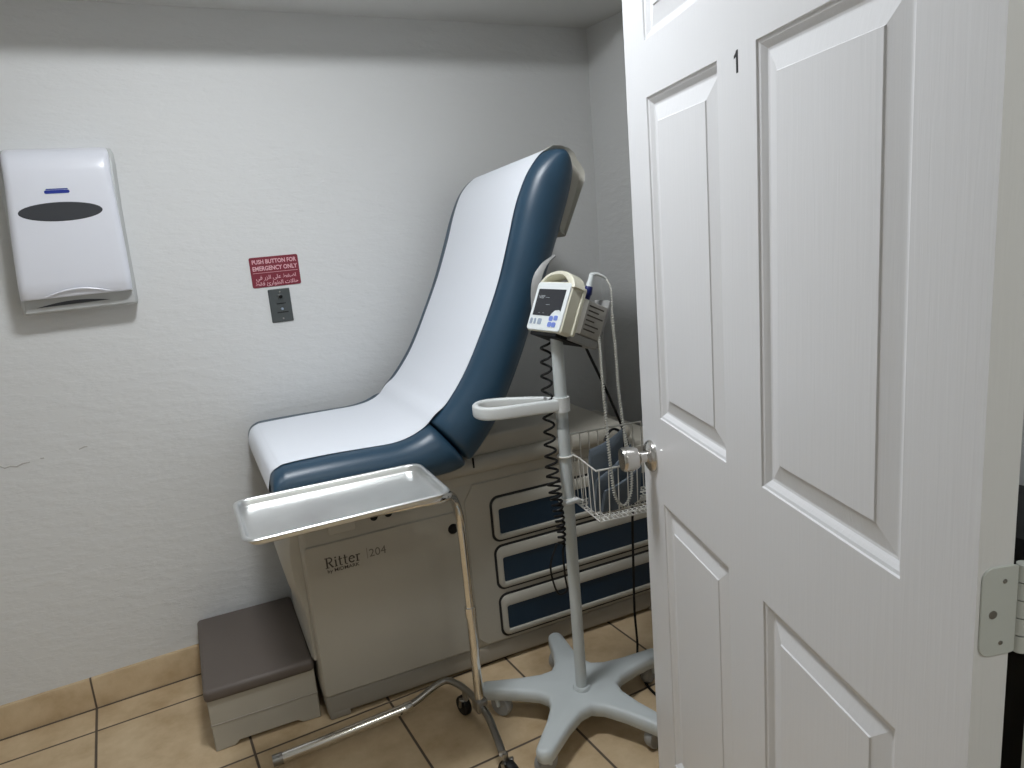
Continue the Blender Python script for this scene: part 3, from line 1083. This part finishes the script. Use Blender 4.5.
# carton of probe covers held in the module
bxo = thing('probe_cover_carton', 'small grey and white carton tucked in the side of the monitor', 'carton', MO)
MB().prism(rrect(MW / 2 - .056, .017, MW / 2 + .001, .108, .002, 2), MP, -0.133, -0.0645, .001).build('carton_body', 'boxgrey', bxo, smooth=30)
MB().prism(rrect(MW / 2 - .055, .0175, MW / 2 + .0016, .1085, .002, 2), MP, -0.0648, -0.0505, .001).build('carton_end', 'boxwhite', bxo, smooth=30, label='white end flap')
cl_ = MB()
for i in range(6):
    cl_.box((0, 0, 0), (1, 1, 1))
    cl_.v = cl_.v[:-8]
    cl_.f = cl_.f[:-6]
    ln = [0.052, 0.038, 0.056, 0.030, 0.048, 0.040][i]
    c0 = 0.094 - i * 0.0125
    cl_.prism([(0, 0), (ln, 0), (ln, .0038), (0, .0038)], lambda a, c, d: MP(MW / 2 + .0012 + d, c0 + c, -.071 - a), 0, 0.0003)
cl_.build('print_line', 'inkbrown', bxo, smooth=None)

# thermometer probe standing in the module
prb = thing('thermometer_probe', 'white thermometer probe with dark blue collar standing in the monitor', 'thermometer probe', MO)
def MPw(a, c, d):
    return Vector(MP(a, c, d))
p0 = MPw(MW / 2 - .034, MH - .010, -.082)
upv = (Vector((0, 0, 1)) * .97 + mu * -.05 + Vector((.34, -.10, 0))).normalized()
MB().lathe([(.009, -.02), (.010, 0), (.0120, .004), (.0105, .020), (.009, .024)], p0, upv, 20).build('probe_collar', 'probeblue', prb, label='dark blue collar')
MB().lathe([(.009, .022), (.0094, .028), (.0076, .040), (.0070, .052), (.0076, .056), (.004, .059)], p0, upv, 20).build('probe_grip', 'face', prb)
pe = p0 + upv * .055
MB().tube([pe - Vector((.004, 0, 0)), pe + Vector((.012, -.004, .001)), pe + Vector((.028, -.009, -.007)), pe + Vector((.036, -.012, -.014))], [.0055, .0048, .0036, .003], 10).build('probe_boot', 'handle', prb)
probe_tip = pe + Vector((.036, -.012, -.014)) + MO

# ------------------------------------------------------------------ cords
import itertools
def Xp(px, py, depth_y):
    """point on the photograph's sight line through (px, py) at room depth y (used only to read positions off the picture)"""
    d = CAM_M @ Vector(((px - 512) / 735.83, (py - 384) / 735.83, 1.0))
    return Vector((0, 0, 1.45)) + d * (depth_y / d.y)

def cam_axes():
    pi_, ro, yw = R(12.234), R(4.956), R(27.683)
    fwd0 = Vector((math.sin(yw), math.cos(yw), 0))
    r0 = Vector((math.cos(yw), -math.sin(yw), 0))
    u0 = Vector((0, 0, 1))
    fwd = fwd0 * math.cos(pi_) - u0 * math.sin(pi_)
    up = u0 * math.cos(pi_) + fwd0 * math.sin(pi_)
    right = r0 * math.cos(ro) - up * math.sin(ro)
    up2 = up * math.cos(ro) + r0 * math.sin(ro)
    return right, up2, fwd
c_r, c_u, c_f = cam_axes()
CAM_M = Matrix((c_r, -c_u, c_f)).transposed()

def resample(P, step):
    out = [P[0].copy()]
    acc = 0.0
    for a, c in zip(P, P[1:]):
        l = (c - a).length
        if l < 1e-9:
            continue
        d = step - acc
        while d <= l:
            out.append(a.lerp(c, d / l))
            d += step
        acc = l - (d - step)
    out.append(P[-1].copy())
    return out

def helix(P, rad, pitch, wire, per=12):
    """coiled cord along the path P; rad and pitch are functions of the 0..1 position"""
    L = sum((c - a).length for a, c in zip(P, P[1:]))
    Q = resample(P, 0.0008)
    pts, ph = [], 0.0
    n = len(Q)
    last = None
    for i, p in enumerate(Q):
        s = i / (n - 1)
        ph += 2 * PI * 0.0008 / pitch(s)
        if last is not None and ph - last < 2 * PI / per and i < n - 1:
            continue
        last = ph
        t_ = (Q[min(i + 3, n - 1)] - Q[max(i - 3, 0)]).normalized()
        a = t_.orthogonal().normalized() if abs(t_.z) < .5 else (Vector((1, 0, 0)) - t_ * t_.x).normalized()
        c = t_.cross(a)
        pts.append(p + (a * math.cos(ph) + c * math.sin(ph)) * rad(s))
    return pts

# black coiled pressure hose down the left of the pole
hose = thing('coiled_hose', 'black coiled pressure hose hanging down the left side of the pole', 'coiled hose', (VX, VY, 0))
o3 = Vector((VX, VY, 0))
hp_ = catmull([Xp(546, 340, 1.665), Xp(546.5, 380, 1.665), Xp(549, 425, 1.655), Xp(551.5, 465, 1.64), Xp(557, 503, 1.615), Xp(561, 527, 1.605), Xp(562, 545, 1.60)], 6)
def hose_r(s):
    return 0.0140 if s < .45 else (0.0140 + .003 * (s - .45) / .25 if s < .7 else 0.017 - 0.009 * (s - .7) / .3)
def hose_p(s):
    return 0.038 if s < .42 else max(0.015, 0.038 - 0.058 * (s - .42))
hx = helix(hp_, hose_r, hose_p, 0, 14)
tail = catmull([hx[-1], Xp(563, 552, 1.597), Xp(565, 575, 1.597), Xp(567, 590, 1.595), Xp(558.5, 593.5, 1.585), Xp(552, 577, 1.58), Xp(551, 562, 1.58), Xp(557, 544, 1.59)], 6)
MB().tube([p - o3 for p in hx], 0.0034, 8).build('coil', 'black', hose)
MB().tube([p - o3 for p in tail], 0.0028, 8).build('hose_tail', 'black', hose)

# white coiled probe cord hanging in a loop in front of the basket
cord = thing('probe_lead', 'white tightly coiled probe lead looping down into the wire basket', 'cable', (VX, VY, 0))
k1 = catmull([probe_tip, Xp(611, 290, 1.56), Xp(612.5, 320, 1.55), Xp(615.5, 350, 1.53), Xp(619, 395, 1.515), Xp(625, 435, 1.50), Xp(631, 470, 1.495), Xp(630.5, 494, 1.49), Xp(624, 506, 1.485), Xp(615.5, 497, 1.485), Xp(611, 470, 1.485), Xp(606, 420, 1.50), Xp(602, 375, 1.53), Xp(600, 345, 1.57), Xp(597, 330, 1.60)], 8)
MB().tube([p - o3 for p in helix(k1, lambda s: 0.0014 if s < .10 else 0.0036, lambda s: 0.0068, 0, 9)], 0.0015, 6).build('coil', 'cordwhite', cord)
MB().tube([p - o3 for p in resample(k1, .01)], 0.0016, 8).build('cord_core', 'cordfaint', cord)

# black mains lead from the monitor behind the basket to the floor
lead = thing('mains_lead', 'black mains lead running from the monitor behind the basket to the floor', 'cable', (VX, VY, 0))
k2 = catmull([Xp(584, 342, 1.70), Xp(587, 350, 1.71), Xp(600, 377, 1.74), Xp(616, 412, 1.76), Xp(623, 430, 1.765), Xp(629, 450, 1.77), Xp(632.5, 490, 1.78), Xp(632.5, 525, 1.79), Xp(633.5, 570, 1.80), Xp(634.5, 610, 1.805), Vector((1.352, 1.828, .035)), Vector((1.338, 1.812, .009)), Vector((1.310, 1.770, .005)), Vector((1.279, 1.723, .005)), Vector((1.250, 1.640, .005)), Vector((1.245, 1.560, .005))], 6)
MB().tube([p - o3 for p in k2], 0.0042, 8).build('lead', 'black', lead)

# blood pressure cuff folded in the basket
cuff = thing('pressure_cuff', 'dark blue grey blood pressure cuff folded in the wire basket', 'blood pressure cuff', (1.13, 1.60, 0.665))
cf = MB()
cfo = Vector((1.13, 1.60, .665))
def leaf(p, q, h0, h1, th):
    """standing fabric fold from p to q (plan), with its heights at the two ends"""
    p, q = Vector((*p, 0)), Vector((*q, 0))
    n_ = (q - p).normalized().cross(Vector((0, 0, 1)))
    rows_ = []
    for i in range(9):
        s = i / 8
        c = p.lerp(q, s) + n_ * .010 * math.sin(PI * s)
        h = h0 + (h1 - h0) * s ** 1.1
        tt = th * (0.4 + 0.6 * math.sin(PI * (0.08 + 0.84 * s)) ** .5)
        row = []
        for a, z in ((-1, .0), (-1, .85), (-.5, .98), (0, 1.0), (.5, .98), (1, .85), (1, .0)):
            z_ = .668 + (h - .668) * z
            row.append(c + n_ * tt * a * (1 - .25 * z) + n_ * .02 * z + Vector((0, 0, z_)) - cfo)
        rows_.append(row)
    cf.grid(rows_, closed_u=True, cap=True)
leaf((1.050, 1.606), (1.158, 1.602), 0.842, 0.880, .010)
leaf((1.046, 1.580), (1.172, 1.588), 0.765, 0.835, .010)
leaf((1.060, 1.562), (1.190, 1.570), 0.735, 0.775, .009)
cf.build('fold', 'cuff', cuff, smooth=50)
ho_ = MB().tube(catmull([p - cfo for p in (Vector((1.118, 1.612, .845)), Vector((1.136, 1.615, .866)), Vector((1.158, 1.614, .870)), Vector((1.176, 1.612, .840)), Vector((1.186, 1.61, .700)))], 5), 0.004, 8)
ho_.build('cuff_tube', 'black', cuff)

# ------------------------------------------------------------------ wall things
disp = thing('towel_dispenser', 'white paper towel dispenser with dark oval window hung on the back wall', 'paper towel dispenser', (-0.072, D, 1.32))
dl = lambda x_, y_, z_: (x_ + 0.072, y_, z_ - 1.32)
db = MB()
# back housing
rows_ = []
for z_, hw_, dep in ((1.308, .150, .062), (1.314, .153, .068), (1.36, .153, .072), (1.45, .151, .066), (1.60, .149, .060), (1.72, .151, .056), (1.755, .150, .048), (1.774, .144, .028)):
    cx = -.084 + .013 * (z_ - 1.31) / .46
    rows_.append([dl(cx - hw_, 0, z_), dl(cx - hw_, -dep + .012, z_), dl(cx - hw_ + .010, -dep, z_), dl(cx + hw_ - .010, -dep, z_), dl(cx + hw_, -dep + .012, z_), dl(cx + hw_, 0, z_)])
db.grid(rows_, closed_u=True, cap=True)
db.build('back_housing', 'dispbase', disp, smooth=40)
cv = MB()
rows_ = []
prof = [(1.352, .1445, .100), (1.356, .1455, .104), (1.40, .1455, .108), (1.46, .144, .111), (1.52, .1415, .113), (1.60, .138, .114), (1.67, .135, .113), (1.705, .1345, .111), (1.735, .1345, .105), (1.755, .134, .092), (1.768, .132, .072), (1.775, .129, .048), (1.777, .127, .020)]
for z_, hw_, dep in prof:
    cx = -.087 + .017 * (z_ - 1.35) / .42
    row = [dl(cx - hw_, 0, z_)]
    rr = .020
    for k in range(7):
        a = PI + (PI / 2) * k / 6
        row.append(dl(cx - hw_ + rr + rr * math.cos(a), -max(dep - rr, .001) + min(rr, dep) * math.sin(a), z_))
    for k in range(1, 12):
        s = k / 12
        row.append(dl(cx + (hw_ - rr) * (2 * s - 1), -dep, z_))
    for k in range(7):
        a = -PI / 2 + (PI / 2) * k / 6
        row.append(dl(cx + hw_ - rr + rr * math.cos(a), -max(dep - rr, .001) + min(rr, dep) * math.sin(a), z_))
    row.append(dl(cx + hw_, 0, z_))
    rows_.append(row)
cv.grid(rows_, closed_u=True, cap=True)
cv.build('cover', 'disp', disp, smooth=50)
# dark oval window and badge
ov = [(-0.085 + .1055 * math.cos(2 * PI * k / 40), 1.5935 + .0265 * math.sin(2 * PI * k / 40)) for k in range(40)]
cover_y = lambda x_: .1140
MB().prism(ov, lambda a, c, d: dl(a, -cover_y(a) - d, c), -.004, .0012, .0008).build('oval_window', 'smoke', disp)
bd = MB().prism(rrect(-.117, 1.644, -.054, 1.6535, .0045), lambda a, c, d: dl(a, -cover_y(a) - d + .0005, c), -.003, .0012).build('badge', 'logo', disp)
MB().prism(rrect(-.112, 1.6545, -.057, 1.6575, .0014), lambda a, c, d: dl(a, -cover_y(a) - d + .0006, c), -.003, .0012).build('badge_stripe', 'logo', bd)
MB().prism(rrect(-.117, 1.6408, -.054, 1.6592, .004), lambda a, c, d: dl(a, -cover_y(a) - d + .0008, c), -.003, .0008).build('badge_ground', 'face', bd)
# towel mouth below the cover
mo_pts = [(-0.200 + .195 * k / 20, 1.3265 + .0035 * k / 20) for k in range(21)] + [(-0.005 - .195 * k / 20, 1.330 - .0035 * k / 20 + .011 * math.sin(PI * k / 20)) for k in range(1, 20)]
MB().prism(mo_pts, lambda a, c, d: dl(a, -.069 - d, c), -.004, .0016).build('towel_mouth', 'smoke', disp)
lipm = MB().tube([dl(-0.084 - .085 + .17 * k / 16, -.1085 - .003 * math.sin(PI * k / 16), 1.357 + .016 * math.sin(PI * k / 16)) for k in range(17)], [.0008 + .0022 * math.sin(PI * k / 16) for k in range(17)], 8)
lipm.build('pull_lip', 'disp', disp)

sign = thing('emergency_sign', 'dark red emergency button sign with pale lettering on the back wall', 'sign', (0.504, D, 1.361))
sg = lambda a, c, d: (a, -d, c)
MB().prism(rrect(-.0815, -.0510, .0815, .0510, .006), sg, 0, .003, .001).build('sign_plate', 'signred', sign)
tx = MB()
ft = lambda dx, dz: (lambda a, c, d: sg(dx + a, dz + c, .0031 + d))
tx.text('PUSH BUTTON FOR', 0.0192, ft(0, .0345), .0002, bold=.0006, sx=0.86)
tx.text('EMERGENCY ONLY', 0.0200, ft(0, .0120), .0002, bold=.0006, sx=0.86)
tx.prism([(-.075, -.0025), (.075, -.0025), (.075, -.0012), (-.075, -.0012)], sg, .003, .0034)
tx.build('sign_lettering', 'signtext', sign, smooth=None)
ar = MB()
l1 = '\u0627\uFEBF\uFED0\uFEC2 \uFECB\uFEE0\uFEF0 \u0627\uFEDF\uFEB0\u0631 \uFED3\uFEF2'
l2 = '\uFEA3\uFE8E\uFEFB\u062A \u0627\uFEDF\uFEC4\uFEEE\u0627\u0631\u0626 \uFED3\uFED8\uFEC2'
ar.text(l1[::-1], 0.0185, ft(0, -.0185), .0002, bold=.0002)
ar.text(l2[::-1], 0.0185, ft(0, -.0385), .0002, bold=.0002)
ar.build('sign_lettering', 'signtext', sign, smooth=None)

pl_ = thing('call_button_plate', 'small dark grey switch plate with a black button under the red sign', 'switch plate', (0.505, D, 1.243))
MB().prism(rrect(-.0365, -.0570, .0365, .0570, .003), sg, 0, .006, .0025).build('plate', 'plate', pl_)
MB().lathe([(.0105, .004), (.0105, .0085), (.009, .0095)], (0.002, 0, .030), (0, -1, 0), 20).build('button_bezel', 'plate', pl_)
MB().lathe([(.0062, .006), (.0062, .012), (.005, .013)], (0.002, 0, .030), (0, -1, 0), 20).build('button', 'black', pl_)
MB().box((-.014, -.0078, .0055), (.017, -.0055, .0085)).build('plate_rib', 'dark', pl_)
MB().lathe([(.0042, .004), (.0042, .010), (.003, .011)], (0.002, 0, -.012), (0, -1, 0), 14).build('pilot_lamp', 'keygrey', pl_)
MB().box((-.016, -.0078, -.0255), (.022, -.0055, -.0215)).build('plate_rib', 'dark', pl_)
for z_ in (.047, -.045):
    MB().lathe([(.003, .005), (.003, .0068), (.002, .0070)], (0.002, 0, z_), (0, -1, 0), 12).build('screw', 'darksteel', pl_)

# black bin glimpsed through the gap between door and jamb
binx = thing('waste_bin', 'tall black lidded bin standing behind the open door by the right wall', 'bin', (1.66, 0.86, 0))
bb = MB()
br = []
for z_, a_ in ((0.0, .125), (.01, .130), (.66, .150), (.665, .156), (.69, .156), (.70, .15)):
    br.append([(p, q, z_) for p, q in rrect(-a_, -a_ * 1.25, a_, a_ * 1.25, .03)])
bb.grid(br, closed_u=True, cap=True)
bb.build('bin_body', 'cabinetblack', binx)
lr = []
for z_, a_ in ((.70, .154), (.715, .156), (.745, .145), (.755, .10)):
    lr.append([(p, q, z_) for p, q in rrect(-a_, -a_ * 1.25, a_, a_ * 1.25, .03)])
MB().grid(lr, closed_u=True, cap=True).build('bin_lid', 'cabinetblack', binx)

# ------------------------------------------------------------------ camera, world, view
cam = bpy.data.cameras.new('camera')
cam.sensor_fit = 'HORIZONTAL'
cam.sensor_width = 36.0
cam.lens = 735.83 * 36.0 / 1024.0
cam.clip_start = 0.02
co = bpy.data.objects.new('camera', cam)
COL.objects.link(co)
mx = Matrix((c_r, c_u, -c_f)).transposed().to_4x4()
mx.translation = Vector((0, 0, 1.45))
co.matrix_world = mx
SC.camera = co

w = bpy.data.worlds.new('world')
SC.world = w
w.use_nodes = True
w.node_tree.nodes['Background'].inputs['Color'].default_value = (0.5, 0.5, 0.5, 1)
w.node_tree.nodes['Background'].inputs['Strength'].default_value = 0.05

SC.view_settings.view_transform = 'Standard'
SC.view_settings.look = 'None'
SC.view_settings.gamma = 1.0
SC.view_settings.use_curve_mapping = False
SC.view_settings.exposure = 0.0
